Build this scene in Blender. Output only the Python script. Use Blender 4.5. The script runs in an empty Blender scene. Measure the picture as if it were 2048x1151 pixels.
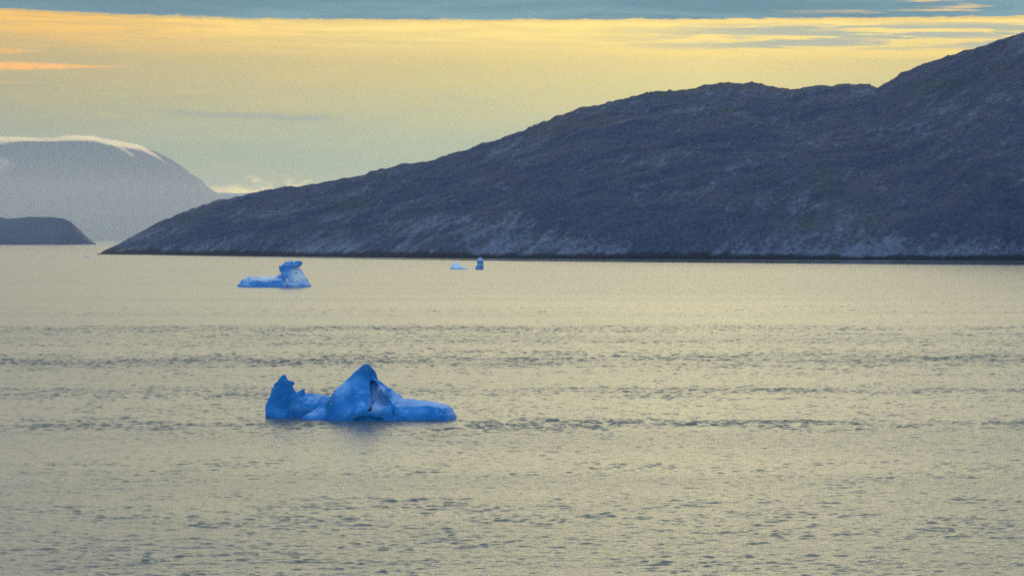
import bpy, bmesh, math, random
import numpy as np

random.seed(7)
SC = bpy.context.scene
COL = SC.collection
F = 5689.0            # focal length expressed in pixels of a 2048 px wide frame (100 mm on 36 mm)
EYE = 11.0            # height of the ship's rail above the water
HAZE = 3.4e-5         # extinction of the air per metre
HOR = 477.5           # row of the horizon in that frame
SUN_AZ, SUN_EL = 25.0, 4.0
# rows below the horizon at which the hill's shore is seen, by column: gives its distance
COAST = ((100, 30), (195, 31), (400, 33.5), (700, 37), (1024, 40), (1600, 42), (2048, 44), (3000, 52), (4200, 60), (5200, 62))


# ------------------------------------------------------------------ noise
def _hash(ix, iy, iz, seed):
    h = (ix.astype(np.uint32) * np.uint32(374761393) + iy.astype(np.uint32) * np.uint32(668265263)
         + iz.astype(np.uint32) * np.uint32(2147483647) + np.uint32(seed * 974711 % 4294967291))
    h = (h ^ (h >> np.uint32(13))) * np.uint32(1274126177)
    h = h ^ (h >> np.uint32(16))
    return h.astype(np.float64) / 4294967295.0


def vnoise(x, y, z, seed=0):
    x, y, z = np.broadcast_arrays(np.asarray(x, float), np.asarray(y, float), np.asarray(z, float))
    x0, y0, z0 = np.floor(x), np.floor(y), np.floor(z)
    fx, fy, fz = x - x0, y - y0, z - z0
    fx, fy, fz = [f * f * f * (f * (f * 6 - 15) + 10) for f in (fx, fy, fz)]
    ix, iy, iz = [a.astype(np.int64) for a in (x0, y0, z0)]
    r = 0
    for dx in (0, 1):
        for dy in (0, 1):
            for dz in (0, 1):
                w = (fx if dx else 1 - fx) * (fy if dy else 1 - fy) * (fz if dz else 1 - fz)
                r = r + w * _hash(ix + dx, iy + dy, iz + dz, seed)
    return r * 2 - 1


def fbm(x, y, z, octaves=4, gain=0.5, seed=0, ridged=False):
    r, a, f, s = 0, 1.0, 1.0, 0.0
    for o in range(octaves):
        n = vnoise(x * f + 17.3 * o, y * f - 9.1 * o, z * f + 4.7 * o, seed + o)
        if ridged:
            n = 1 - 2 * np.abs(n)
        r = r + a * n
        s += a
        a *= gain
        f *= 2.03
    return r / s


# ------------------------------------------------------------------ mesh helpers
def mesh_obj(name, verts, faces, mat, parent=None, smooth=True, attrs=None):
    me = bpy.data.meshes.new(name)
    verts = np.asarray(verts, np.float32)
    faces = np.asarray(faces, np.int32)
    nf, k = faces.shape
    me.vertices.add(len(verts))
    me.vertices.foreach_set('co', verts.ravel())
    me.loops.add(nf * k)
    me.loops.foreach_set('vertex_index', faces.ravel())
    me.polygons.add(nf)
    me.polygons.foreach_set('loop_start', np.arange(0, nf * k, k, dtype=np.int32))
    me.update(calc_edges=True)
    me.polygons.foreach_set('use_smooth', np.full(nf, smooth, dtype=bool))
    for an, av in (attrs or {}).items():
        a = me.attributes.new(an, 'FLOAT', 'POINT')
        a.data.foreach_set('value', np.asarray(av, np.float32))
    me.materials.append(mat)
    me.validate()
    ob = bpy.data.objects.new(name, me)
    COL.objects.link(ob)
    if parent:
        ob.parent = parent
    return ob


def tag(o, label=None, cat=None, group=None, kind=None):
    for k, v in (('label', label), ('category', cat), ('group', group), ('kind', kind)):
        if v:
            o[k] = v
    return o


# ------------------------------------------------------------------ node helpers
class NT:
    def __init__(self, tree):
        self.t = tree
        tree.nodes.clear()

    def node(self, typ, **props):
        n = self.t.nodes.new(typ)
        for k, v in props.items():
            setattr(n, k, v)
        return n

    def put(self, sock, v):
        if hasattr(v, 'is_output'):
            self.t.links.new(v, sock)
        elif v is not None:
            sock.default_value = v

    def m(self, op, a, b=None, c=None, clamp=False):
        n = self.node('ShaderNodeMath', operation=op, use_clamp=clamp)
        for i, v in enumerate((a, b, c)):
            if v is not None:
                self.put(n.inputs[i], v)
        return n.outputs[0]

    def vm(self, op, a, b=None):
        n = self.node('ShaderNodeVectorMath', operation=op)
        self.put(n.inputs[0], a)
        if b is not None:
            self.put(n.inputs[1], b)
        return n.outputs[0]

    def add(self, a, b): return self.m('ADD', a, b)
    def sub(self, a, b): return self.m('SUBTRACT', a, b)
    def mul(self, *a):
        r = a[0]
        for x in a[1:]:
            r = self.m('MULTIPLY', r, x)
        return r

    def smooth(self, x, lo, hi):
        """0 below lo, 1 above hi (lo and hi may be swapped or sockets)"""
        n = self.node('ShaderNodeMapRange', interpolation_type='SMOOTHSTEP')
        self.put(n.inputs['Value'], x)
        if not hasattr(lo, 'is_output') and not hasattr(hi, 'is_output') and lo > hi:
            n.inputs['From Min'].default_value, n.inputs['From Max'].default_value = hi, lo
            n.inputs['To Min'].default_value, n.inputs['To Max'].default_value = 1, 0
        else:
            self.put(n.inputs['From Min'], lo)
            self.put(n.inputs['From Max'], hi)
        return n.outputs[0]

    def band(self, x, a, b, c, d):
        return self.mul(self.smooth(x, a, b), self.smooth(x, d, c))

    def xyz(self, x, y, z):
        n = self.node('ShaderNodeCombineXYZ')
        for i, v in enumerate((x, y, z)):
            self.put(n.inputs[i], v)
        return n.outputs[0]

    def sep(self, v):
        n = self.node('ShaderNodeSeparateXYZ')
        self.put(n.inputs[0], v)
        return n.outputs

    def noise(self, vec, scale=1.0, detail=4.0, rough=0.5, dist=0.0, ntype='FBM'):
        n = self.node('ShaderNodeTexNoise', noise_dimensions='3D')
        n.noise_type = ntype
        self.put(n.inputs['Vector'], vec)
        n.inputs['Scale'].default_value = scale
        n.inputs['Detail'].default_value = detail
        n.inputs['Roughness'].default_value = rough
        n.inputs['Distortion'].default_value = dist
        return n.outputs[0]

    def mix(self, f, a, b):
        n = self.node('ShaderNodeMix', data_type='RGBA')
        self.put(n.inputs['Factor'], f)
        ca = [i for i in n.inputs if i.type == 'RGBA']
        for s, v in zip(ca, (a, b)):
            self.put(s, v if hasattr(v, 'is_output') else (*v, 1.0)[:4])
        return [o for o in n.outputs if o.type == 'RGBA'][0]

    def ramp(self, x, stops, interp='LINEAR'):
        """stops: (pos, colour); pos in 0..1"""
        n = self.node('ShaderNodeValToRGB')
        cr = n.color_ramp
        cr.interpolation = interp
        while len(cr.elements) < len(stops):
            cr.elements.new(0.5)
        for e, (p, c) in zip(cr.elements, stops):
            e.position = p
        for e, (p, c) in zip(cr.elements, stops):
            e.color = (*c, 1.0)
        self.put(n.inputs[0], x)
        return n.outputs[0]

    def attr(self, name):
        n = self.node('ShaderNodeAttribute', attribute_name=name)
        return n.outputs['Fac']


def material(name):
    m = bpy.data.materials.new(name)
    m.use_nodes = True
    return m, NT(m.node_tree)


def s2l(r, g, b):
    f = lambda c: (c / 255 / 12.92) if c / 255 <= 0.04045 else ((c / 255 + 0.055) / 1.055) ** 2.4
    return (f(r), f(g), f(b))


def principled(nt, base, rough=0.8, bump=None, bump_strength=0.3, bump_dist=1.0, ior=1.4, spec=None, **extra):
    b = nt.node('ShaderNodeBsdfPrincipled')
    nt.put(b.inputs['Base Color'], base if hasattr(base, 'is_output') else (*base, 1.0))
    nt.put(b.inputs['Roughness'], rough)
    b.inputs['IOR'].default_value = ior
    if spec is not None:
        b.inputs['Specular IOR Level'].default_value = spec
    if bump is not None:
        bn = nt.node('ShaderNodeBump')
        bn.inputs['Strength'].default_value = bump_strength
        bn.inputs['Distance'].default_value = bump_dist
        nt.put(bn.inputs['Height'], bump)
        nt.put(b.inputs['Normal'], bn.outputs[0])
    for k, v in extra.items():
        nt.put(b.inputs[k.replace('_', ' ')], v)
    o = nt.node('ShaderNodeOutputMaterial')
    nt.put(o.inputs['Surface'], b.outputs[0])
    return b, o


# ------------------------------------------------------------------ sky
AIR = (0.33, 0.38, 0.42)


def seen(c, el, sat=1.0):
    """sky radiance that, seen through the haze at this elevation, comes out as sRGB colour c"""
    path = 21400.0 if el < 1.98 else 730 / math.tan(math.radians(el))
    T = math.exp(-HAZE * path)
    return tuple(max((v - a * (1 - T)) / T, 0.02) for v, a in zip(s2l(*c), AIR))


def build_world():
    w = bpy.data.worlds.new('World')
    SC.world = w
    w.use_nodes = True
    N = NT(w.node_tree)
    tc = N.node('ShaderNodeTexCoord')
    d = N.vm('NORMALIZE', tc.outputs['Generated'])
    x, y, z = N.sep(d)[:]
    K = 180 / math.pi
    az = N.mul(N.m('ARCTAN2', x, y), K)            # degrees right of north (the view)
    el = N.mul(N.m('ARCSINE', z), K)               # degrees above the horizon
    nish = N.node('ShaderNodeTexSky', sky_type='NISHITA')
    nish.sun_disc = False
    nish.sun_elevation = math.radians(SUN_EL)
    nish.sun_rotation = math.radians(SUN_AZ)
    nish.air_density, nish.dust_density, nish.ozone_density = 1.0, 1.5, 3.0
    # the clear sky shows only above and behind the low bank of cloud
    blue = N.vm('SCALE', nish.outputs[0])
    N.put(blue.node.inputs['Scale'], N.m('MAXIMUM', N.smooth(el, 8.0, 30.0), N.smooth(N.m('ABSOLUTE', N.sub(az, 4.0)), 40.0, 90.0)))
    # ---- the broad veil of cloud: colour by elevation, then darker away from the glow
    e1 = N.m('DIVIDE', el, 8.0, clamp=True)
    def stops(lst, tail):
        return N.ramp(e1, [(e / 8.0, seen(c, e)) for e, c in lst] + tail)
    front = stops([(0.0, (178, 184, 156)), (0.9, (178, 186, 156)), (1.7, (178, 188, 156)), (2.6, (205, 200, 148)),
                   (3.5, (228, 208, 138)), (4.3, (244, 214, 132)), (4.9, (250, 214, 126))],
                  [(0.80, (2.0, 1.70, 0.90)), (1.0, (2.5, 2.18, 1.22))])
    aside = stops([(0.0, (142, 150, 142)), (1.7, (146, 154, 142)), (2.8, (166, 162, 134)), (4.0, (186, 166, 122)), (4.8, (196, 166, 112))],
                  [(0.80, (0.86, 0.76, 0.50)), (1.0, (0.92, 0.86, 0.66))])
    da = N.m('ABSOLUTE', N.sub(az, 4.0))
    side = N.m('POWER', N.m('DIVIDE', da, 16.0, clamp=True), 0.9)
    veil = N.mix(side, front, aside)
    # faint mottling and level streaks in the veil
    p = N.xyz(N.mul(az, 0.35), N.mul(el, 3.0), 0.0)
    st = N.noise(p, 1.0, 6, 0.55, 0.4)
    veil = N.mix(N.mul(N.smooth(st, 0.45, 0.75), 0.12), veil, seen((250, 205, 120), 3.5))
    veil = N.mix(N.mul(N.smooth(st, 0.45, 0.2), 0.12), veil, seen((140, 150, 150), 3.5))

    # ---- the lit lower edge of the cloud deck (4.4 degrees up) and the grey deck over it
    wob = N.sub(N.noise(N.xyz(N.mul(az, 0.55), 0.0, 3.0), 1.0, 5, 0.6), 0.5)
    fine = N.sub(N.noise(N.xyz(N.mul(az, 2.2), N.mul(el, 9.0), 1.0), 1.0, 5, 0.6, 0.3), 0.5)
    edge = N.add(N.sub(4.405, N.mul(N.smooth(az, -4.0, -14.0), -0.22)), N.mul(wob, 0.06))
    edge = N.add(edge, N.mul(fine, 0.12))
    # streak texture near the edge
    sp = N.xyz(N.mul(az, 0.42), N.mul(N.add(el, N.mul(az, 0.012)), 7.5), 7.0)
    streak = N.noise(sp, 1.0, 7, 0.58, 0.25)
    below = N.sub(edge, el)                          # > 0 under the edge
    glow = N.mul(N.smooth(below, 0.02, 0.10), N.smooth(below, 0.95, 0.10))
    stk = N.smooth(streak, 0.38, 0.60)
    bright = N.mul(glow, N.add(0.45, N.mul(stk, 0.55)))
    gold = N.mix(N.smooth(az, -9.5, -2.0), seen((250, 196, 104), 4.3), seen((255, 226, 138), 4.3))
    sky = N.mix(N.mul(bright, 0.9), veil, gold)
    # grey-blue gaps among the streaks, right half
    gap = N.mul(N.band(az, 1.0, 5.5, 14.0, 22.0), N.band(below, 0.06, 0.20, 0.52, 0.75),
                N.smooth(streak, 0.58, 0.47))
    sky = N.mix(N.mul(gap, 0.95), sky, seen((176, 180, 160), 4))
    # warm bottom line of the band on the right
    ln = N.mul(N.band(az, 0.5, 3.0, 9.0, 16.0), N.band(N.add(below, N.mul(az, -0.012)), 0.50, 0.60, 0.60, 0.78))
    sky = N.mix(N.mul(ln, 0.6), sky, seen((252, 218, 128), 3.8))
    # grey deck above the edge
    deckn = N.noise(N.xyz(N.mul(az, 0.25), N.mul(el, 2.2), 11.0), 1.0, 6, 0.55, 0.5)
    deck = N.mix(N.smooth(deckn, 0.35, 0.65), seen((108, 140, 152), 4.7), seen((126, 158, 168), 4.7))
    deck = N.mix(N.mul(N.smooth(az, -2.0, -11.0), 0.5), deck, seen((104, 128, 140), 4.7))
    lit = N.mul(N.smooth(az, 4.0, 9.0), N.smooth(streak, 0.54, 0.66))
    deck = N.mix(N.mul(lit, 0.8), deck, seen((240, 205, 140), 4.7))
    deckf = N.mul(N.smooth(below, 0.03, -0.02), N.smooth(el, 6.6, 5.2))
    sky = N.mix(deckf, sky, deck)

    # ---- separate streak clouds, left
    def wisp(sky, a0, a1, e0, th, colr, amount, soft=3.0, taper=True):
        n1 = N.sub(N.noise(N.xyz(N.mul(az, 2.6), N.mul(el, 13.0), e0 * 3.1), 1.0, 7, 0.65, 0.5), 0.5)
        t = N.smooth(az, a0, a1)                      # 0 at the thick end, 1 at the tip
        thick = N.add(N.mul(N.sub(1.0, t), th), 0.004)
        r = N.m('DIVIDE', N.m('ABSOLUTE', N.add(N.sub(el, e0), N.mul(n1, 0.10))), thick)
        f = N.mul(N.smooth(r, 1.0, 0.25), N.smooth(az, a1, a1 - soft), N.add(0.75, N.mul(n1, 1.6)))
        return N.mix(N.m('MULTIPLY', f, amount, clamp=True), sky, colr)
    sky = wisp(sky, -10.5, -7.2, 3.42, 0.125, seen((255, 188, 92), 3.4), 1.0, 1.6)
    sky = wisp(sky, -10.5, -9.0, 3.72, 0.10, seen((240, 186, 108), 3.7), 0.8, 1.0)
    sky = wisp(sky, -10.5, -8.6, 3.09, 0.03, seen((220, 185, 125), 3.1), 0.5, 1.5)
    # thin blue-grey wisp over the far mountain
    n2 = N.sub(N.noise(N.xyz(N.mul(az, 1.0), N.mul(el, 5.0), 2.0), 1.0, 6, 0.6, 0.4), 0.5)
    yw = N.add(2.46, N.add(N.mul(N.add(az, 5.0), -0.035), N.mul(n2, 0.20)))
    f2 = N.mul(N.band(az, -7.6, -6.2, -4.2, -3.0), N.smooth(N.m('ABSOLUTE', N.sub(el, yw)), 0.10, 0.0))
    sky = N.mix(N.mul(f2, 0.4), sky, seen((140, 152, 158), 2.5))
    # low cream cumulus beyond the ridge
    n3 = N.noise(N.xyz(N.mul(az, 2.4), N.mul(el, 5.0), 5.0), 1.0, 5, 0.6, 0.2)
    top = N.add(1.08, N.mul(N.sub(n3, 0.5), 1.1))
    f3 = N.mul(N.band(az, -6.6, -5.4, -4.4, -3.0), N.smooth(el, N.add(top, 0.10), N.sub(top, 0.16)), N.smooth(el, 0.2, 0.8))
    sky = N.mix(N.mul(f3, 0.95), sky, seen((232, 214, 158), 1.0))

    # ---- overhead and behind: broken cloud over the clear evening blue
    ov = N.noise(N.vm('MULTIPLY', d, (3.0, 3.0, 7.0)), 1.0, 6, 0.55, 0.5)
    high = N.mix(N.smooth(ov, 0.42, 0.62), (0.55, 0.60, 0.60), N.mix(side, (2.9, 2.55, 1.36), (1.75, 1.58, 1.0)))
    back = N.smooth(N.m('ABSOLUTE', N.sub(az, 4.0)), 30.0, 80.0)
    high = N.mix(back, high, (0.27, 0.50, 0.98))
    sky = N.mix(N.smooth(el, 8.0, 26.0), sky, high)
    sky = N.mix(back, sky, N.mix(N.smooth(el, 0.0, 40.0), (0.40, 0.58, 0.94), (0.27, 0.50, 1.02)))
    sky = N.mix(N.smooth(el, -0.3, -4.0), sky, s2l(60, 70, 80))

    bg = N.node('ShaderNodeBackground')
    N.put(bg.inputs['Color'], sky)
    bg.inputs['Strength'].default_value = 1.04
    bg2 = N.node('ShaderNodeBackground')
    N.put(bg2.inputs['Color'], blue)
    bg2.inputs['Strength'].default_value = 0.06
    # clear Nishita sky shows through where the veil is thin (high up)
    mixs = N.node('ShaderNodeAddShader')
    N.put(mixs.inputs[0], bg.outputs[0])
    N.put(mixs.inputs[1], bg2.outputs[0])
    o = N.node('ShaderNodeOutputWorld')
    N.put(o.inputs['Surface'], mixs.outputs[0])


build_world()

sun = bpy.data.lights.new('sun', 'SUN')
sun.energy = 4.5
sun.angle = math.radians(0.6)
sun.color = (1.0, 0.74, 0.38)
so = bpy.data.objects.new('sun', sun)
COL.objects.link(so)
a, e = math.radians(SUN_AZ), math.radians(SUN_EL)
from mathutils import Vector
sdir = Vector((math.sin(a) * math.cos(e), math.cos(a) * math.cos(e), math.sin(e)))
so.rotation_euler = sdir.to_track_quat('Z', 'Y').to_euler()
so.location = sdir * 500

cam = bpy.data.cameras.new('camera')
cam.lens = 100.0
cam.sensor_width = 36.0
cam.clip_start, cam.clip_end = 1.0, 80000.0
co = bpy.data.objects.new('camera', cam)
COL.objects.link(co)
co.location = (0, 0, EYE)
co.rotation_euler = (math.radians(90) - math.atan((575.5 - HOR) / F), 0, 0)
SC.camera = co


# ------------------------------------------------------------------ terrain
def rows_to_grid(nr, nc):
    i = np.arange(nr - 1)[:, None] * nc + np.arange(nc - 1)[None]
    return np.stack([i, i + 1, i + nc + 1, i + nc], -1).reshape(-1, 4)


def terrain(name, cols, sil, coast, ridge, back, mat, n_front, rough_amp, rough_scale, profile=0.8, jag=0.0, seed=1, cliff=0.0, smooth_px=0):
    """A land mass as a height field laid out by bearing and distance from the ship.
    sil: skyline (bearing column, row); coast, ridge: distance of shore and of the crest per column."""
    px = np.asarray(cols, float)
    t = (px - 1024) / F
    Y = np.interp(px, *zip(*sil))
    D0 = np.interp(px, *zip(*coast))
    D1 = np.interp(px, *zip(*ridge))
    s = np.linspace(0, 1, n_front) ** 1.15
    s = np.concatenate([s, 1 + np.linspace(0, 1, 26)[1:] * 1.0])
    S, T = np.meshgrid(s, t, indexing='ij')
    wig = fbm(T * 60, T * 0, T * 0 + 3, 4, 0.55, seed + 40) * 0.012
    D = np.where(S <= 1, D0 * (1 + wig * (1 - np.minimum(S, 1))) + (D1 - D0) * S, D1 + (S - 1) * back)
    Xw, Yw = T * D, D
    H = np.maximum((HOR - Y) / F * D1 + EYE, 0.3)
    if smooth_px:                                     # body of the hill is rounder than its skyline
        grid = np.arange(px[0], px[-1], 4.0)
        hg = np.interp(grid, px, H)
        kn = int(smooth_px / 4)
        hs = np.convolve(np.pad(hg, kn, mode='edge'), np.hanning(2 * kn + 1) / np.hanning(2 * kn + 1).sum(), 'valid')
        wk = np.clip((px - 400) / 500, 0, 1)
        H = np.maximum(H * (1 - wk) + np.interp(px, grid, hs) * wk, 0.3)
    Sf = np.clip(S, 0, 1)
    prof = (1 - cliff) * Sf ** profile + cliff * np.clip(Sf / 0.06, 0, 1) ** 0.7
    prof = np.where(S > 1, 1 - 1.1 * (S - 1) ** 1.3, prof)
    Z = prof * H[None]
    q = rough_scale
    ang = math.radians(35)
    a1, b1 = Xw * math.cos(ang) + Z * math.sin(ang), -Xw * math.sin(ang) + Z * math.cos(ang)
    n = 0.55 * fbm(a1 / q / 2.2, b1 / q, Yw / q, 5, 0.55, seed, ridged=True)
    n = n + 1.0 * fbm(a1 / q / 4.2, b1 / q / 2.6, Yw / q / 5, 4, 0.5, seed + 9, ridged=True)
    env = np.clip(Sf / 0.10, 0, 1) * np.minimum(1, H[None] / (6 * rough_amp) + .05)
    Z = Z + n * rough_amp * env * (1 - 0.55 * Sf ** 4)
    # hold the crest line where the photograph has it (fine jags kept)
    ang_el = (Z - EYE) / D
    cur = ang_el.max(0)
    j = fbm(px / 26, px * 0, px * 0 + 5, 5, 0.65, seed + 77)
    j = np.where(j > 0, j, j * 0.6)
    want = (HOR - Y) / F + jag / F * j * np.clip((488 - Y) / 60, 0.05, 1)
    lift = (want - cur)[None] * D
    wgt = np.clip(S, 0, 1) ** 4
    Z = Z + lift * np.where(S > 1, 1, wgt)
    Z[0] = -1.0
    Z[-1] = -1.0
    verts = np.stack([Xw, Yw, np.maximum(Z, -1.0)], -1).reshape(-1, 3)
    return mesh_obj(name, verts, rows_to_grid(len(s), len(px)), mat,
                    attrs={'rise': np.clip(S, 0, 2).ravel()})


def hill_material():
    m, N = material('fell_rock_and_heath')
    tc = N.node('ShaderNodeTexCoord')
    P = tc.outputs['Object']
    x, y, z = N.sep(P)[:]
    ca, sa = math.cos(math.radians(38)), math.sin(math.radians(38))
    along = N.add(N.mul(x, ca), N.mul(z, sa))
    across = N.add(N.mul(x, -sa), N.mul(z, ca))
    sv = N.xyz(N.mul(along, 0.045), N.mul(across, 0.20), N.mul(y, 0.01))
    strata = N.noise(sv, 1.0, 8, 0.62, 0.6)
    big = N.noise(N.vm('MULTIPLY', P, (0.010, 0.006, 0.028)), 1.0, 5, 0.6, 0.3)
    fine = N.noise(N.vm('MULTIPLY', P, (0.35, 0.2, 0.5)), 1.0, 5, 0.65, 0.0)
    rise = N.m('DIVIDE', z, 19.0, clamp=True)
    # bare ledges: common on the wave-washed lower slope, rarer above
    th = N.add(0.475, N.mul(N.m('POWER', rise, 0.8), 0.135))
    val = N.add(N.add(N.mul(strata, 0.54), N.mul(big, 0.56)), N.mul(N.sub(fine, 0.5), 0.26))
    rock = N.smooth(val, N.sub(th, 0.05), N.add(th, 0.13))
    heathc = N.mix(N.smooth(big, 0.40, 0.62), (0.044, 0.050, 0.080), (0.060, 0.060, 0.074))
    brown = N.noise(N.vm('MULTIPLY', P, (0.007, 0.006, 0.022)), 1.0, 6, 0.62, 1.0)
    heathc = N.mix(N.mul(N.smooth(brown, 0.52, 0.66), N.smooth(z, 18.0, 60.0), 0.8), heathc, (0.070, 0.055, 0.050))
    green = N.noise(N.vm('MULTIPLY', P, (0.012, 0.008, 0.03)), 1.0, 4, 0.55, 0.5)
    heathc = N.mix(N.mul(N.smooth(green, 0.56, 0.68), 0.8), heathc, (0.044, 0.058, 0.036))
    heathc = N.mix(N.smooth(fine, 0.4, 0.75), heathc, (0.080, 0.086, 0.108))
    rockc = N.mix(N.smooth(fine, 0.3, 0.7), (0.105, 0.115, 0.140), (0.205, 0.215, 0.240))
    c = N.mix(rock, heathc, rockc)
    # black tide line
    zt = N.add(z, N.add(N.mul(N.sub(strata, 0.5), 5.0), N.mul(N.sub(big, 0.5), 6.0)))
    c = N.mix(N.smooth(zt, 4.2, 2.2), c, (0.022, 0.022, 0.024))
    h = N.add(N.mul(strata, 2.0), N.mul(fine, 1.2))
    principled(N, c, 0.9, h, 0.8, 1.0, spec=0.15)
    return m


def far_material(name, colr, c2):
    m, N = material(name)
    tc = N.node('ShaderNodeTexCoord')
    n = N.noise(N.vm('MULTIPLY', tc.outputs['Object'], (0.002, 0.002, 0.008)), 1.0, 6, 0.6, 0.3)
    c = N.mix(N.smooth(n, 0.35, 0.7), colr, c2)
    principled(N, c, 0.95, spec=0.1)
    return m


hill_sil = [(190, 510), (196, 507.5), (212, 499), (230, 491), (280, 465), (330, 440), (380, 420), (440, 402), (500, 387), (580, 376), (640, 370),
            (700, 358), (780, 335), (860, 322), (920, 305), (1000, 277), (1060, 255), (1100, 238), (1160, 217), (1220, 205),
            (1280, 190), (1340, 182), (1400, 173), (1440, 165), (1480, 165), (1525, 167), (1560, 177), (1590, 178), (1640, 171),
            (1690, 170), (1738, 167), (1756, 178), (1770, 171), (1800, 146), (1850, 126), (1900, 110), (1960, 92), (2000, 78),
            (2048, 67), (2200, 35), (2400, -10), (2700, -50), (3200, -90), (3900, -100), (4600, -60), (5200, 100)]


def dist(d):
    return EYE * F / d


hill_coast = [(p, dist(d)) for p, d in COAST]
hill_ridge = [(175, 2090), (195, 2130), (300, 2320), (440, 2420), (700, 2380), (1024, 2250), (1400, 2150), (1700, 2080), (1755, 2040), (2048, 1860), (2600, 1750), (3900, 1700), (5200, 1700)]
hill = terrain('hill', np.concatenate([np.arange(194, 2300, 2.0), np.arange(2300, 5200, 12.0)]), hill_sil, hill_coast, hill_ridge, 500,
               hill_material(), 300, 9.0, 34.0, profile=0.85, jag=8.0, seed=3, cliff=0.05, smooth_px=100)
tag(hill, 'dark rocky hill sloping down from the right into the fjord', kind='structure')

mountain_sil = [(-1700, 482), (-1300, 420), (-700, 320), (-300, 292), (-100, 285), (0, 290), (40, 283), (100, 283), (130, 281), (190, 281), (225, 290), (250, 295), (280, 296),
                (310, 302), (340, 317), (365, 333), (385, 350), (402, 358), (415, 372), (430, 383), (445, 391), (470, 402), (520, 422), (560, 448), (610, 480)]
mtn = terrain('mountain', np.arange(-1690, 610, 4.0), mountain_sil, [(-1700, 17600), (610, 17600)], [(-1700, 18400), (610, 18400)], 900,
              far_material('far_fell', (0.025, 0.038, 0.05), (0.045, 0.055, 0.065)), 90, 14.0, 160.0, profile=0.8, jag=1.0, seed=11)
tag(mtn, 'far flat topped mountain fading into haze at the left', kind='structure')

head_sil = [(-1200, 487), (-1000, 478), (-600, 450), (-200, 440), (-40, 436), (0, 434), (20, 437), (40, 435), (60, 433), (100, 434), (125, 437), (140, 443), (160, 460), (180, 479), (194, 488)]
head = terrain('headland', np.arange(-1190, 195, 2.0), head_sil, [(-1200, 5450), (194, 5600)], [(-1200, 5800), (194, 5680)], 250,
               far_material('near_fell', (0.045, 0.055, 0.080), (0.10, 0.11, 0.13)), 80, 3.5, 30.0, profile=0.7, jag=2.0, seed=21)
tag(head, 'low blue headland with a sloping end at far left', kind='structure')

ridge_sil = [(380, 400), (440, 385), (480, 387), (520, 384), (545, 380), (562, 376), (600, 378), (660, 384), (760, 400), (900, 440), (1000, 480)]
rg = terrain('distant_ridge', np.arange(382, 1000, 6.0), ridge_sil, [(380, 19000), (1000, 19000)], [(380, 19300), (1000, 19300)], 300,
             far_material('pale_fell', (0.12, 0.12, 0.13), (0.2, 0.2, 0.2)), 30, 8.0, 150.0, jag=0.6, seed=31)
tag(rg, 'very pale distant ridge peeping over the dark hill', kind='structure')


# ------------------------------------------------------------------ water
def water_material():
    m, N = material('fjord_water')
    tc = N.node('ShaderNodeTexCoord')
    P = tc.outputs['Object']
    x, y, z = N.sep(P)[:]
    lanes = N.noise(N.xyz(N.mul(x, 0.005), N.mul(y, 0.030), 0.0), 1.0, 5, 0.6, 0.3)
    lane = N.smooth(lanes, 0.40, 0.64)
    w1 = N.noise(N.xyz(N.mul(x, 0.9), N.mul(y, 1.3), 0.0), 1.0, 3, 0.55, 0.4)
    w2 = N.noise(N.xyz(N.mul(x, 3.2), N.mul(y, 4.2), 4.0), 1.0, 2, 0.5, 0.3)
    h = N.mul(N.add(N.mul(w1, 0.12), N.mul(w2, 0.04)), N.add(0.6, N.mul(lane, 0.5)))
    rough = N.add(0.225, N.mul(lane, 0.025))
    # a calm lee strip under the hill mirrors its dark slope
    colm = N.add(1024.0, N.mul(N.m('DIVIDE', x, N.m('MAXIMUM', y, 1.0)), F))
    cs = N.ramp(N.m('DIVIDE', colm, 6000.0, clamp=True), [(p / 6000, (d / 100,) * 3) for p, d in COAST])
    dd = N.sub(N.m('DIVIDE', EYE * F, N.m('MAXIMUM', y, 1.0)), N.mul(N.sep(cs)[0], 100.0))
    wid = N.add(N.add(1.2, N.mul(N.smooth(colm, 300.0, 2100.0), 7.0)), N.mul(N.sub(lanes, 0.5), 1.0))
    lee = N.mul(N.smooth(dd, 0.8, 2.0), N.smooth(dd, N.add(wid, 0.9), wid), N.smooth(y, 700.0, 800.0))
    rough = N.sub(rough, N.mul(lee, 0.17))
    rough = N.sub(rough, N.mul(N.smooth(y, 2150.0, 2600.0), 0.10))
    h = N.mul(h, N.sub(1.0, N.mul(lee, 0.9)))
    principled(N, (0.085, 0.100, 0.085), rough, h, 1.0, 1.0, ior=1.333)
    return m


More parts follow.
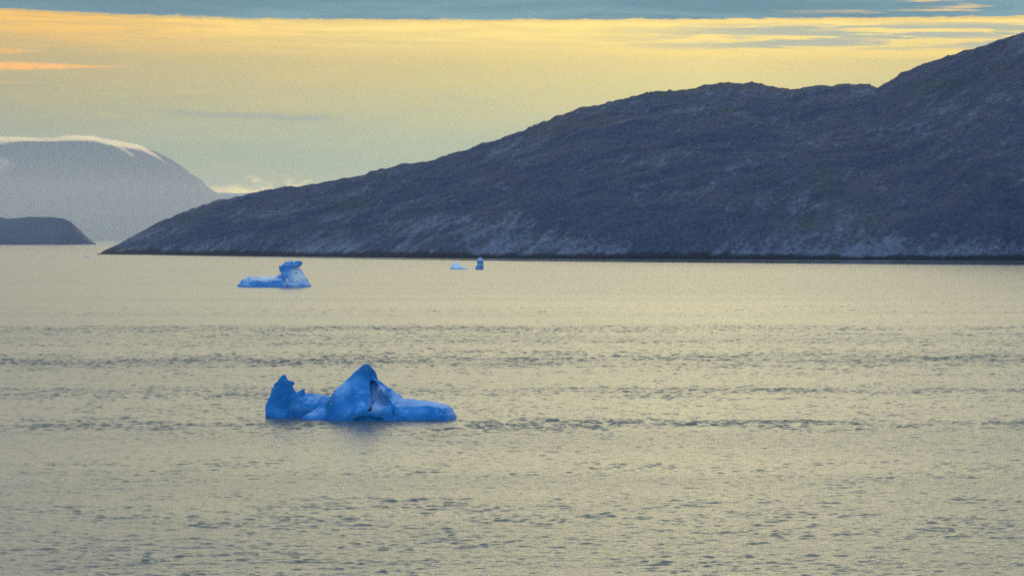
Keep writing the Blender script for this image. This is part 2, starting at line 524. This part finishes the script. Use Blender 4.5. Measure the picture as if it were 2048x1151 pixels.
def wave_height(X, Y):
    """wind wavelets: steep little crests, gathered in lanes that lie across the view"""
    ca, sa = math.cos(0.10), math.sin(0.10)
    U, V = X * ca + Y * sa, -X * sa + Y * ca
    wob = fbm(X / 45, Y / 60, 0 * X, 3, 0.5, 61) * 0.022 * Y
    Yl = Y + wob
    lane = 0.24 + 0 * Y
    for y0, wd, a in ((258, 17, 0.55), (203, 7, 0.40), (169, 6, 0.72), (138, 6, 0.55), (344, 24, 0.36), (118, 9, 0.45),
                      (103, 9, 0.5), (430, 30, 0.25), (92, 7, 0.5), (300, 12, 0.25)):
        lane = lane + a * np.exp(-((Yl - y0) / wd) ** 2)
    lane = lane * (0.80 + 0.40 * fbm(X / 22, Y / 14, 0 * X + 9, 3, 0.55, 66))
    patch = np.clip(0.70 + 0.70 * fbm(U / 4.0, V / 2.6, 0 * X + 4, 3, 0.55, 71), 0.10, 1.4)
    a = np.clip(lane, 0, 1.25) * patch
    k = np.clip((Y - 85) / 130, 0, 1)                     # the lee of the ship is quieter
    n1 = fbm(U / 0.70, V / 0.32, 0 * X, 2, 0.45, 81)
    n2 = vnoise(U / 0.34, V / 0.20, 0 * X + 3, 91)
    n3 = fbm(U / 2.4, V / 1.3, 0 * X + 6, 2, 0.5, 96)
    n4 = fbm(U / 0.46, V / 0.22, 0 * X + 8, 2, 0.45, 99)
    big = np.clip(n1 - 0.18 + 0.22 * (a - 0.5), 0, 1) * (0.030 + 0.135 * k)
    small = np.clip(n4 - 0.04 + 0.20 * (a - 0.5), 0, 1) * (0.052 + 0.036 * k)
    h = (big + small) * np.clip(0.32 + a * 1.1, 0, 1.3) + (0.007 + 0.008 * a) * n2 + 0.014 * n3
    return h


def build_water():
    t = np.concatenate([-np.geomspace(2.6, 0.26, 24), np.arange(-0.2495, 0.25, 0.0009), np.geomspace(0.26, 2.6, 24)])
    yr = [np.arange(74, 210, 0.11), np.arange(210, 360, 0.17), np.arange(360, 640, 0.32)]
    yy = 640.0
    far = []
    while yy < 19900:
        far.append(yy)
        yy *= 1.022
    yr = np.concatenate(yr + [far, [19950]])
    T, Y = np.meshgrid(t, yr)
    X = T * Y
    Z = np.zeros_like(X)
    rows = np.nonzero(yr < 640)[0]
    cols = np.nonzero(np.abs(t) < 0.2496)[0]
    sl = np.ix_(rows, cols)
    fade = np.clip((640 - Y[sl]) / 160, 0, 1) * np.clip((0.2496 - np.abs(T[sl])) / 0.01, 0, 1)
    hh = wave_height(X[sl], Y[sl])
    Z[sl] = hh * fade
    # back edge of the sheet, behind the ship
    X = np.concatenate([t[None] * 2600, X])
    Y = np.concatenate([np.full((1, len(t)), -900.0), Y])
    Z = np.concatenate([np.zeros((1, len(t))), Z])
    return mesh_obj('water', np.stack([X, Y, Z], -1).reshape(-1, 3), rows_to_grid(*X.shape), water_material())


sea = build_water()
tag(sea, 'calm rippled fjord water reflecting the pale evening sky', kind='structure')


# ------------------------------------------------------------------ icebergs
def hull_planes(pts):
    bm = bmesh.new()
    vs = [bm.verts.new(p) for p in pts]
    r = bmesh.ops.convex_hull(bm, input=vs)
    bm.normal_update()
    c = np.mean([v.co for v in bm.verts], axis=0)
    pl = []
    for f in bm.faces:
        n = np.array(f.normal)
        d = float(n @ np.array(f.verts[0].co))
        if n @ c > d:
            n, d = -n, -d
        if np.linalg.norm(n) > 0.5:
            pl.append((n, d))
    bm.free()
    return pl


def sdf_hull(pts, X, Y, Z, k):
    r = None
    ps = hull_planes(pts)
    acc = 0
    mx = None
    vals = []
    for n, d in ps:
        v = n[0] * X + n[1] * Y + n[2] * Z - d
        mx = v if mx is None else np.maximum(mx, v)
        vals.append(v)
    for v in vals:
        acc = acc + np.exp(np.maximum((v - mx) / k, -30))
    return mx + k * np.log(acc) * 0.8


def smin(a, b, k):
    h = np.clip(0.5 + 0.5 * (b - a) / k, 0, 1)
    return b * (1 - h) + a * h - k * h * (1 - h)


def surface_nets(f, o, h):
    nx, ny, nz = f.shape
    ins = f < 0
    acc = np.zeros((nx - 1, ny - 1, nz - 1, 3))
    cnt = np.zeros((nx - 1, ny - 1, nz - 1))
    corner = lambda a, i, j, k: a[i:nx - 1 + i, j:ny - 1 + j, k:nz - 1 + k]
    cs = [(i, j, k) for i in (0, 1) for j in (0, 1) for k in (0, 1)]
    for c in cs:
        for ax in range(3):
            if c[ax]:
                continue
            c2 = list(c)
            c2[ax] = 1
            fa, fb = corner(f, *c), corner(f, *c2)
            cross = (fa < 0) != (fb < 0)
            t = np.where(cross, fa / np.where(cross, fa - fb, 1), 0)
            for k in range(3):
                acc[..., k] += np.where(cross, c[k] + (t if k == ax else 0), 0)
            cnt += cross
    act = cnt > 0
    idx = np.full(act.shape, -1)
    idx[act] = np.arange(act.sum())
    g = np.stack(np.nonzero(act), -1)
    verts = (g + acc[act] / cnt[act][:, None]) * h + np.asarray(o)
    quads = []
    for ax in range(3):
        b, c = (ax + 1) % 3, (ax + 2) % 3
        sl = [slice(1, s - 1) for s in f.shape]
        sl[ax] = slice(0, f.shape[ax] - 1)
        s2 = list(sl)
        s2[ax] = slice(1, f.shape[ax])
        A, B = ins[tuple(sl)], ins[tuple(s2)]
        e = np.stack(np.nonzero(A != B), -1)
        off = np.array([s.start for s in sl])
        e = e + off
        flip = ins[e[:, 0], e[:, 1], e[:, 2]]
        def cell(db, dc):
            q = e.copy()
            q[:, b] -= db
            q[:, c] -= dc
            return idx[q[:, 0], q[:, 1], q[:, 2]]
        q = np.stack([cell(1, 1), cell(0, 1), cell(0, 0), cell(1, 0)], -1)
        q[~flip] = q[~flip][:, ::-1]
        quads.append(q)
    quads = np.concatenate(quads)
    quads = quads[(quads >= 0).all(1)]
    return verts, quads


def ice(name, pieces, s, x0, zb, mat, parent, h, k=0.10, ku=0.12, noise=((0.6, 0.05), (0.2, 0.02)), cuts=(), pale=(), seed=0, below=0.5, kmap={}, clear=()):
    """pieces: lists of (column, row, depth in metres, ) traced at scale s; joined softly into one body of ice"""
    conv = lambda p: ((p[0] - x0) * s, p[2], (zb - p[1]) * s if p[1] < zb else -below)
    P3 = [[conv(p) for p in pc] for pc in pieces]
    allp = np.array([p for pc in P3 for p in pc])
    lo, hi = allp.min(0) - 4 * h - 0.5 * k, allp.max(0) + 4 * h + 0.5 * k
    gx, gy, gz = [np.arange(lo[i], hi[i] + h, h) for i in range(3)]
    X, Y, Z = np.meshgrid(gx, gy, gz, indexing='ij')
    X, Y, Z = [A.astype(np.float32) for A in (X, Y, Z)]
    f = np.full(X.shape, 1.0, np.float32)
    for i, pc in enumerate(P3):
        kk = kmap.get(i, k)
        pa_, pb_ = np.min(pc, 0) - 0.35 - 6 * h, np.max(pc, 0) + 0.35 + 6 * h
        sl = tuple(slice(max(0, int((pa_[j] - lo[j]) / h)), int((pb_[j] - lo[j]) / h) + 2) for j in range(3))
        d = sdf_hull(pc, X[sl], Y[sl], Z[sl], kk)
        f[sl] = smin(f[sl], d, min(ku, 3 * kk))
    for cx, cz, cy, rx, rz, ry in cuts:
        c = conv((cx, cz, cy))
        q = np.sqrt(((X - c[0]) / (rx * s)) ** 2 + ((Y - c[1]) / ry) ** 2 + ((Z - c[2]) / (rz * s)) ** 2)
        d = (q - 1) * min(rx * s, rz * s, ry)
        f = -smin(-f, d, ku * 0.5)
    near = np.abs(f) < 0.6 * max(1, h / 0.05)
    for i, (sc, am) in enumerate(noise):
        nn = fbm(X[near] / sc, Y[near] / sc, Z[near] / sc * 0.8, 3, 0.5, seed + i * 5, ridged=(i == 0))
        f[near] += (nn * am).astype(np.float32)
    f[:, :, 0] = np.maximum(f[:, :, 0], h)
    v, q = surface_nets(f.astype(np.float64), (gx[0], gy[0], gz[0]), h)
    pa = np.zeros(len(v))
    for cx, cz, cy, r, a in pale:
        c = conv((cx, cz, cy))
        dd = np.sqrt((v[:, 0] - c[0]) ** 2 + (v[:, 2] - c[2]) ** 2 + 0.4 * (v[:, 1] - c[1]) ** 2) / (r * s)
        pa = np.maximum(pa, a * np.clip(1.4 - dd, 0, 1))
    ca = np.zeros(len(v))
    for cx, cz, cy, rx, rz, a in clear:  # spots where facet shade is painted as a darker tone
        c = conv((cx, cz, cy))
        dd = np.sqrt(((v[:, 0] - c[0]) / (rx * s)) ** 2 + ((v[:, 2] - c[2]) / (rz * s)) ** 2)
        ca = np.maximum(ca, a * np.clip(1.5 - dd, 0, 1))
    return mesh_obj(name, v, q, mat, parent, attrs={'pale': pa, 'clear': ca})


def ice_material(name, deep, mid, light, scale=1.0, dirt=0.0):
    m, N = material(name)
    tc = N.node('ShaderNodeTexCoord')
    P = tc.outputs['Object']
    geo = N.node('ShaderNodeNewGeometry')
    n1 = N.noise(N.vm('SCALE', P), 1.0, 6, 0.6, 0.5)
    n1.node.inputs['Scale'].default_value = 0.9 / scale
    n2 = N.noise(P, 6.0 / scale, 5, 0.6, 0.2)
    c = N.mix(N.smooth(n1, 0.32, 0.68), deep, mid)
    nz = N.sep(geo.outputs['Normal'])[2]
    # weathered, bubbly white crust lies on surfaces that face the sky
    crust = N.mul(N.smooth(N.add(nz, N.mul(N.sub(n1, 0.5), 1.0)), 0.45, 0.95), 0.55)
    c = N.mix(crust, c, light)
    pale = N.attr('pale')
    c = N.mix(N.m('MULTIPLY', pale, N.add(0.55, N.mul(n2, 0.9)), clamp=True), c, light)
    facet_shade = N.m('MULTIPLY', N.attr('clear'), N.add(0.5, N.mul(n1, 0.9)), clamp=True)
    c = N.mix(facet_shade, c, (deep[0] * 0.45, deep[1] * 0.70, deep[2] * 0.62))  # shade of turned-away and overhung facets, painted in as darker blue
    z = N.sep(P)[2]
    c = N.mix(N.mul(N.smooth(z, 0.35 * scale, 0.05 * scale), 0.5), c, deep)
    hgt = N.add(N.mul(n1, 0.5), N.mul(n2, 0.12))
    principled(N, c, 0.42, hgt, 0.5, 0.5 * scale, ior=1.31, spec=0.25)
    return m


def empty(name, x, y):
    o = bpy.data.objects.new(name, None)
    o.empty_display_size = 1
    COL.objects.link(o)
    o.location = (x, y, 0)
    return o


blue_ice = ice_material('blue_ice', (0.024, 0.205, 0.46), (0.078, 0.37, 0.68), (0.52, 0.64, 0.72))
# -- the large two-part berg, 172 m off
Dm = dist(842 - HOR)
sm = Dm / F / 4.6545
bx = (500 + 1000 / 4.6545 - 1024) / F * Dm
berg = empty('iceberg', bx, Dm + 1.4)
tag(berg, 'largest blue iceberg, with a pointed peak, low right shelf and jagged left spur', 'iceberg', 'icebergs afloat in the fjord')
zb = 655
main = [
    [(712, 656, -0.9), (960, 668, -1.5), (1000, 585, -1.4), (1108, 545, -1.05), (1130, 470, -0.7), (1104, 385, -0.45), (1092, 300, -0.1), (1040, 122, 0.25), (1090, 118, 0.3),
     (985, 182, 0.3), (708, 540, -0.4), (722, 440, 0.1), (768, 374, 0.3), (870, 288, 0.35), (770, 400, 1.3), (1050, 250, 1.4), (725, 668, 1.6), (1090, 668, 2.0), (1080, 400, 1.6), (712, 668, -0.9)],
    [(985, 182, 0.3), (1000, 150, 0.1), (1045, 119, 0.15), (1092, 117, 0.15), (1112, 160, 0.05), (1156, 200, 0.2), (1166, 262, 0.3), (1120, 288, 0.1), (1050, 262, -0.15), (1050, 140, 0.8), (1150, 235, 1.0), (1135, 335, 0.45), (1200, 318, 0.4), (1160, 330, 1.2)],
    [(1120, 255, 0.15), (1165, 262, 0.3), (1205, 312, 0.3), (1300, 388, 0.3), (1385, 436, 0.35), (1440, 455, 0.5), (1335, 510, -0.55), (1240, 425, -0.15), (1180, 335, 0.0), (1200, 330, 1.0), (1400, 470, 1.3), (1300, 668, 1.5), (1340, 668, -0.4)],
    [(1075, 262, 0.6), (1140, 268, 0.6), (1085, 290, 0.48), (1150, 360, 0.30), (1180, 300, 0.55), (1310, 500, 0.45), (1110, 500, 0.15), (1085, 668, 0.3), (1310, 668, 0.5), (1100, 330, 1.6), (1250, 420, 1.6), (1100, 668, 2.0), (1300, 668, 2.0)],
    [(1122, 500, -0.25), (1190, 462, 0.3), (1290, 500, 0.1), (1180, 560, -0.75), (1300, 570, -0.6), (1110, 580, -0.8), (1200, 668, 0.6), (1100, 668, 0.4)],
    [(950, 645, -1.45), (1108, 552, -1.0), (1300, 520, -0.6), (1370, 660, -1.0), (1010, 605, -1.35), (960, 668, -1.5), (1370, 668, -1.0), (1370, 668, 1.0), (960, 668, 1.0), (1300, 520, 0.8)],
    [(1300, 470, 0.4), (1385, 440, 0.4), (1450, 452, 0.4), (1580, 460, 0.45), (1690, 484, 0.5), (1790, 496, 0.55), (1860, 524, 0.5), (1905, 577, 0.45), (1930, 652, 0.4),
     (1330, 656, -1.0), (1600, 656, -1.15), (1850, 654, -0.7), (1350, 530, -0.6), (1600, 512, -0.45), (1800, 535, -0.2), (1400, 490, 1.4), (1800, 545, 1.3), (1895, 668, 1.1), (1300, 668, 1.5), (1600, 668, -1.15), (1850, 668, -0.7), (1930, 668, 0.4)],
    [(440, 640, 0.4), (520, 597, 0.4), (620, 543, 0.45), (725, 465, 0.5), (740, 656, -0.3), (600, 650, 0.0), (730, 480, 1.2), (480, 668, 1.0), (440, 668, 0.4), (740, 668, -0.3), (740, 668, 1.2)],
]
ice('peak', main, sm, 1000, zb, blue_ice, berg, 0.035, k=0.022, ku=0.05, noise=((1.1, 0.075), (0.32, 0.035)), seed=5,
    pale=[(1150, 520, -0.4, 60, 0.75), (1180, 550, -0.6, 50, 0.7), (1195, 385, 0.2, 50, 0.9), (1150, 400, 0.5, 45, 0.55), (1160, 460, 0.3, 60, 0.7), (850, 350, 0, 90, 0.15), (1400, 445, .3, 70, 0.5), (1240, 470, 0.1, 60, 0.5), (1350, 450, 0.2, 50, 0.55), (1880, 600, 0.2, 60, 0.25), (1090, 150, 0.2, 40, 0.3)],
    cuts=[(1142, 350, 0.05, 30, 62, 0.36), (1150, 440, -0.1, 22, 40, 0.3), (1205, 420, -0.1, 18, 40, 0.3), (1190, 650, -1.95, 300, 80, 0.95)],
    clear=[(1080, 190, 0, 90, 90, 0.8), (735, 520, 0, 45, 150, 0.8), (1130, 620, 0, 260, 55, 0.8), (1265, 450, 0, 35, 60, 0.7), (860, 650, 0, 160, 25, 0.7), (1600, 640, 0, 350, 40, 0.6)])  # painted shade: peak, left strip, undercut front and foot
Db = dist(836 - HOR)
spur = [
    [(132, 640, 0.0), (114, 525, 0.1), (142, 465, 0.2), (182, 350, 0.3), (217, 300, 0.35), (264, 240, 0.4), (288, 214, 0.45), (313, 220, 0.45), (343, 265, 0.4), (374, 312, 0.4), (384, 350, 0.35),
     (396, 400, 0.3), (470, 470, 0.2), (530, 640, 0.2), (250, 640, -0.8), (330, 640, -0.9), (250, 450, -0.3), (330, 430, -0.25), (260, 300, 0.9), (200, 640, 1.6), (480, 640, 1.4)],
    [(300, 250, 0.4), (378, 300, 0.35), (416, 304, 0.4), (384, 360, 0.35), (320, 350, 0.1), (330, 330, 0.8), (300, 330, 0.4)],
    [(370, 410, 0.3), (440, 384, 0.35), (501, 346, 0.4), (490, 405, 0.4), (500, 460, 0.3), (450, 450, 0.1), (440, 440, 0.9), (380, 470, 0.4)],
    [(390, 405, 0.3), (520, 420, 0.4), (600, 422, 0.4), (660, 411, 0.5), (720, 424, 0.5), (820, 450, 0.6), (840, 640, 0.4), (420, 640, -0.6), (600, 600, -0.4), (500, 500, -0.2), (700, 500, 0.0), (450, 440, 1.2), (800, 480, 1.4), (800, 640, 1.6), (430, 640, 1.4)],
]
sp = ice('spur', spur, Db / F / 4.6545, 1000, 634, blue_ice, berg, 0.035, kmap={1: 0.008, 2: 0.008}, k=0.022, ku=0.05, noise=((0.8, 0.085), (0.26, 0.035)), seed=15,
          clear=[(300, 400, 0, 130, 170, 0.75), (480, 600, 0, 200, 60, 0.8), (440, 390, 0, 70, 60, 0.5)], pale=[(420, 540, -0.3, 60, 0.2), (620, 440, 0.2, 70, 0.2)])  # the spur's darker shade is put into its colour too
sp.location = ((500 + 1000 / 4.6545 - 1024) / F * Db - bx, Db + 0.9 - (Dm + 1.4), 0)

# -- the second berg: low back and an upright head with a beak
D2 = dist(573.6 - HOR)
s2 = D2 / F / 9.309
pale_ice = ice_material('weathered_ice', (0.045, 0.22, 0.46), (0.14, 0.40, 0.66), (0.94, 0.90, 0.74), 2.2)
b2 = [
    [(245, 684, 0), (330, 592, 0.6), (420, 522, 0.8), (500, 485, 1.0), (600, 480, 1.2), (900, 500, 1.0), (1100, 480, 0.8), (1280, 520, 0.5), (1290, 684, -1.6), (700, 684, -2.2), (380, 684, -1.2),
     (650, 560, -0.8), (1100, 560, -1.0), (500, 690, 3.5), (1250, 690, 3.5), (600, 500, 2.5), (1100, 500, 2.5), (700, 690, -2.2), (245, 690, 0)],
    [(900, 520, 0.8), (1020, 478, 0.8), (1120, 425, 0.8), (1230, 470, 0.5), (1280, 684, -1.8), (1050, 684, -1.8), (1000, 600, -1.2), (1200, 690, 2.5), (1000, 690, 2)],
    [(1080, 330, 0.8), (1130, 262, 0.8), (1230, 188, 1.0), (1290, 155, 1.2), (1330, 163, 1.2), (1385, 230, 1.0), (1395, 350, 0.6), (1370, 480, -0.6), (1300, 690, -2.0), (1180, 500, -0.8), (1110, 400, 0.3), (1250, 300, -0.2), (1300, 250, 2.4), (1200, 450, 2.4), (1380, 690, 2.6)],
    [(1058, 270, 0.8), (1085, 280, 0.4), (1150, 440, 0.0), (1085, 415, 0.8), (1090, 290, 1.6), (1160, 430, 1.8), (1160, 290, 1.0), (1180, 400, 0.2)],
    [(1290, 260, 0.6), (1360, 190, 0.9), (1450, 186, 0.8), (1510, 205, 0.8), (1540, 245, 0.8), (1475, 345, 0.6), (1380, 395, 0.4), (1320, 320, 0.2), (1400, 280, -0.2), (1400, 270, 2.0), (1490, 250, 1.6)],
    [(1240, 450, 0.0), (1370, 380, 0.4), (1440, 318, 0.8), (1492, 335, 0.9), (1572, 445, 0.9), (1620, 580, 0.8), (1705, 676, 0.6), (1280, 684, -1.8), (1450, 684, -1.8), (1600, 684, -1.0), (1450, 500, -0.4), (1500, 420, 2.2), (1600, 690, 2.6), (1300, 690, 2.4), (1450, 690, -1.8), (1705, 690, .6)],
]
berg2 = empty('iceberg', (440 + 1000 / 9.309 - 1024) / F * D2, D2 + 1.6)
tag(berg2, 'blue iceberg shaped like a lying animal, with an upright beaked head above a low back', 'iceberg', 'icebergs afloat in the fjord')
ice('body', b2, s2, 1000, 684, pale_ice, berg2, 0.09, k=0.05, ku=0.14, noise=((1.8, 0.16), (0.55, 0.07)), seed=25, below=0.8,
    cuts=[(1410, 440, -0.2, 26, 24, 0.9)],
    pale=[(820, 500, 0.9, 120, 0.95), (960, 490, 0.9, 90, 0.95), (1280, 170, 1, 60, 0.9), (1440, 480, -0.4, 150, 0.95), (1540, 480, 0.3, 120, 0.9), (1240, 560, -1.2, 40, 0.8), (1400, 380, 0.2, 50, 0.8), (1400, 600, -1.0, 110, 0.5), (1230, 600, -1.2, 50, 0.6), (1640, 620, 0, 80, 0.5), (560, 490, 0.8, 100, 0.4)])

# -- two small bergs off the hill
D3 = dist(538.4 - HOR)
s3 = D3 / F / 15.75
white_ice = ice_material('white_ice', (0.20, 0.42, 0.66), (0.78, 0.86, 0.80), (0.98, 0.96, 0.82), 3.0)
cone = [
    [(460, 602, 0), (530, 455, 0.6), (560, 430, 0.7), (695, 364, 1.0), (722, 372, 1.0), (800, 470, 0.9), (875, 548, 0.8), (900, 602, -0.8), (620, 602, -1.6), (600, 610, 2.5), (880, 610, 2.5), (700, 420, 1.8), (640, 500, -0.4), (560, 602, -1.2)],
    [(840, 545, 0.6), (960, 565, 0.7), (1065, 575, 0.6), (1062, 602, 0.2), (800, 604, -0.8), (700, 604, -0.8), (1000, 612, 1.5), (800, 612, 1.5)],
]
berg3 = empty('iceberg', (870 + 760 / 15.75 - 1024) / F * D3, D3 + 1.5)
tag(berg3, 'small white pyramid shaped iceberg with a low tail, in front of the dark shore', 'iceberg', 'icebergs afloat in the fjord')
ice('body', cone, s3, 760, 604, white_ice, berg3, 0.07, k=0.03, ku=0.06, noise=((1.4, 0.10), (0.5, 0.05)), seed=35, below=0.8,
    pale=[(700, 460, 0, 190, 1.0), (900, 570, 0.5, 100, 0.5)])
grey_ice = ice_material('grey_blue_ice', (0.08, 0.24, 0.38), (0.26, 0.48, 0.56), (0.75, 0.82, 0.74), 3.0)
stump = [
    [(1250, 555, 0.4), (1292, 480, 0.5), (1330, 420, 0.6), (1500, 380, 0.6), (1540, 440, 0.6), (1542, 520, 0.5), (1520, 606, 0), (1270, 606, -0.4), (1400, 606, -1.4), (1400, 470, -0.6), (1300, 612, 2.0), (1500, 612, 2.0), (1400, 430, 1.6)],
    [(1284, 350, 0.6), (1328, 265, 0.8), (1410, 236, 0.9), (1490, 250, 0.9), (1552, 320, 0.8), (1535, 410, 0.6), (1340, 440, 0.6), (1400, 360, -0.5), (1420, 300, 2.0), (1420, 420, 1.6)],
]
berg4 = empty('iceberg', (870 + 1400 / 15.75 - 1024) / F * D3, D3 + 1.5)
tag(berg4, 'small upright grey-blue ice stump with a rounded top, beside the white pyramid berg', 'iceberg', 'icebergs afloat in the fjord')
ice('body', stump, s3, 1400, 608, grey_ice, berg4, 0.08, k=0.07, ku=0.25, noise=((1.0, 0.08), (0.4, 0.04)), seed=45, below=0.8,
    pale=[(1420, 250, 0.8, 60, 0.6), (1330, 350, 0.2, 60, 0.4), (1530, 320, 0.6, 50, 0.6)])


# -- slivers of ice off the hill
def sliver(col, row, wcols, hrows, label, mat, seed):
    D = dist(row - HOR)
    s = D / F
    w, hgt = wcols / 2, hrows
    rnd = random.Random(seed)
    pts = [(-w, 0.4, 0), (-w * .6, -hgt * .6, .3), (-w * .1, -hgt, .5), (w * .35, -hgt * .75, .5), (w, 0.4, .2), (-w * .5, 0.4, -1.2), (w * .6, 0.4, -1.0), (0, .4, 1.8), (w * .5, -hgt * .3, 1.2), (-w * .4, -hgt * .3, 1.0)]
    pts = [(a + rnd.uniform(-.1, .1) * w, b, c) for a, b, c in pts]
    o = ice('ice_fragment', [pts], s, 0, 0, mat, None, max(0.08, hgt * s / 14), k=0.05, noise=((0.9, 0.06),), seed=seed, below=0.4)
    o.location = ((col - 1024) / F * D, D + 0.8, 0)
    tag(o, label, 'ice fragment', 'ice fragments afloat off the hill')


sliver(172, 513.5, 17, 1.8, 'thin blue sliver of ice just off the left tip of the hill', blue_ice, 51)
sliver(1243, 533.5, 7, 1.6, 'tiny bluish ice fragment in front of the shore, nearest to the grey-blue stump', pale_ice, 52)
sliver(1404, 544.5, 5, 1.4, 'tiniest ice fragment, off the hill and right of the other fragments', pale_ice, 53)


# ------------------------------------------------------------------ cloud lying on the far mountain
def vapour(name, colr, dens, aniso):
    m, N = material(name)
    v = N.node('ShaderNodeVolumePrincipled')
    v.inputs['Color'].default_value = (*colr, 1)
    v.inputs['Density'].default_value = dens
    v.inputs['Anisotropy'].default_value = aniso
    o = N.node('ShaderNodeOutputMaterial')
    N.put(o.inputs['Volume'], v.outputs[0])
    return m


def cloud_roll(name, line, mat, depth, seed, parent=None, D=18350.0, dy=-120.0, nu=200, nv=32, lump=0.8):
    """a long roll of vapour; line: (column, row, half height in columns)"""
    L = np.array(line, float)
    u = np.linspace(L[0, 0], L[-1, 0], nu)
    row = np.interp(u, L[:, 0], L[:, 1])
    hh = np.interp(u, L[:, 0], L[:, 2])
    x, z, r = (u - 1024) / F * D, (HOR - row) / F * D + EYE, hh / F * D
    th = np.linspace(0, 2 * math.pi, nv, endpoint=False)
    U, TH = np.meshgrid(np.arange(nu), th, indexing='ij')
    wob = 1 + lump * fbm(x[U] / 110, np.cos(TH) * 1.6 + seed, np.sin(TH) * 1.6, 5, 0.6, seed)
    end = np.sqrt(np.clip(np.minimum(np.arange(nu), nu - 1 - np.arange(nu)) / (0.12 * nu), 0.0, 1)) + 0.002
    Xc = x[U] + 0 * TH
    Yc = D + dy + np.cos(TH) * depth * wob * end[U]
    Zc = z[U] + np.sin(TH) * r[U] * wob * end[U]
    verts = np.stack([Xc, Yc, Zc], -1).reshape(-1, 3)
    i, j = np.meshgrid(np.arange(nu - 1), np.arange(nv), indexing='ij')
    q = np.stack([i * nv + j, (i + 1) * nv + j, (i + 1) * nv + (j + 1) % nv, i * nv + (j + 1) % nv], -1).reshape(-1, 4)
    n0 = len(verts)
    verts = np.concatenate([verts, [[x[0], D + dy, z[0]], [x[-1], D + dy, z[-1]]]])
    jj = np.arange(nv)
    c0 = np.stack([np.full(nv, n0), jj, (jj + 1) % nv], -1)
    e0 = (nu - 1) * nv
    c1 = np.stack([np.full(nv, n0 + 1), e0 + (jj + 1) % nv, e0 + jj], -1)
    ob = mesh_obj(name, verts, q, mat, parent)
    bm = bmesh.new()
    bm.from_mesh(ob.data)
    bm.verts.ensure_lookup_table()
    for t3 in np.concatenate([c0, c1]):
        bm.faces.new([bm.verts[int(k)] for k in t3])
    bmesh.ops.recalc_face_normals(bm, faces=bm.faces)
    bm.to_mesh(ob.data)
    bm.free()
    return ob


lit_cloud = vapour('lit_cloud', (0.96, 0.87, 0.62), 0.0030, 0.55)
c1 = cloud_roll('cloud', [(-420, 289, 4), (-250, 284, 6), (-60, 280, 6), (0, 279, 5), (40, 280, 4), (95, 281, 2), (125, 280, 4), (160, 277, 6), (190, 279, 6), (225, 286, 6), (250, 290, 6), (290, 298, 6), (318, 313, 6), (345, 333, 3)], lit_cloud, 260, 101)
tag(c1, 'long cream cloud draped along the flat top of the far mountain', 'cloud')
cloud_roll('tongue', [(235, 288, 2), (255, 297, 3), (270, 305, 3), (288, 318, 1.5)], lit_cloud, 120, 113, parent=c1, dy=-420, nu=60)
puff = vapour('thin_cloud', (0.97, 0.90, 0.74), 0.0011, 0.45)
c2 = cloud_roll('cloud', [(-70, 335, 10), (-40, 325, 22), (-10, 328, 26), (8, 332, 16), (22, 330, 8), (34, 328, 3)], puff, 160, 131, D=17000.0, dy=0, nu=90)
tag(c2, 'small cream puff of cloud against the mountain at the left edge', 'cloud')

# mist lying low on the water between the headland and the mountain
mist = vapour('low_mist', (0.94, 0.94, 0.80), 3.2e-5, 0.2)
x0, x1, y0, y1, z0, z1 = -7000, 1200, 7200, 17400, -1.5, 330
vs = [(x, y, z) for z in (z0, z1) for y in (y0, y1) for x in (x0, x1)]
fs = [(0, 2, 3, 1), (4, 5, 7, 6), (0, 1, 5, 4), (2, 6, 7, 3), (0, 4, 6, 2), (1, 3, 7, 5)]
tag(mesh_obj('mist', vs, fs, mist, smooth=False), 'pale low mist lying on the water before the far mountain', kind='stuff')


# ------------------------------------------------------------------ haze
def haze():
    m, N = material('thin_sea_haze')
    v = N.node('ShaderNodeVolumePrincipled')
    v.inputs['Color'].default_value = (0.75, 0.87, 0.89, 1)
    v.inputs['Density'].default_value = HAZE
    v.inputs['Anisotropy'].default_value = 0.0
    o = N.node('ShaderNodeOutputMaterial')
    N.put(o.inputs['Volume'], v.outputs[0])
    x0, x1, y0, y1, z0, z1 = -8000, 8000, -1000, 20400, -2.5, 740
    vs = [(x, y, z) for z in (z0, z1) for y in (y0, y1) for x in (x0, x1)]
    fs = [(0, 2, 3, 1), (4, 5, 7, 6), (0, 1, 5, 4), (2, 6, 7, 3), (0, 4, 6, 2), (1, 3, 7, 5)]
    h = mesh_obj('haze', vs, fs, m, smooth=False)
    tag(h, 'thin pale haze over the fjord', kind='stuff')


haze()

# ------------------------------------------------------------------ render settings
SC.render.engine = 'CYCLES'
SC.cycles.use_denoising = False      # the photograph is grainy too
SC.cycles.use_adaptive_sampling = True
SC.cycles.adaptive_threshold = 0.02
SC.cycles.adaptive_min_samples = 24
SC.cycles.max_bounces = 6
SC.cycles.volume_bounces = 1
SC.view_settings.view_transform = 'Standard'
SC.view_settings.look = 'None'
SC.view_settings.exposure = 0.0
SC.view_settings.gamma = 1.0
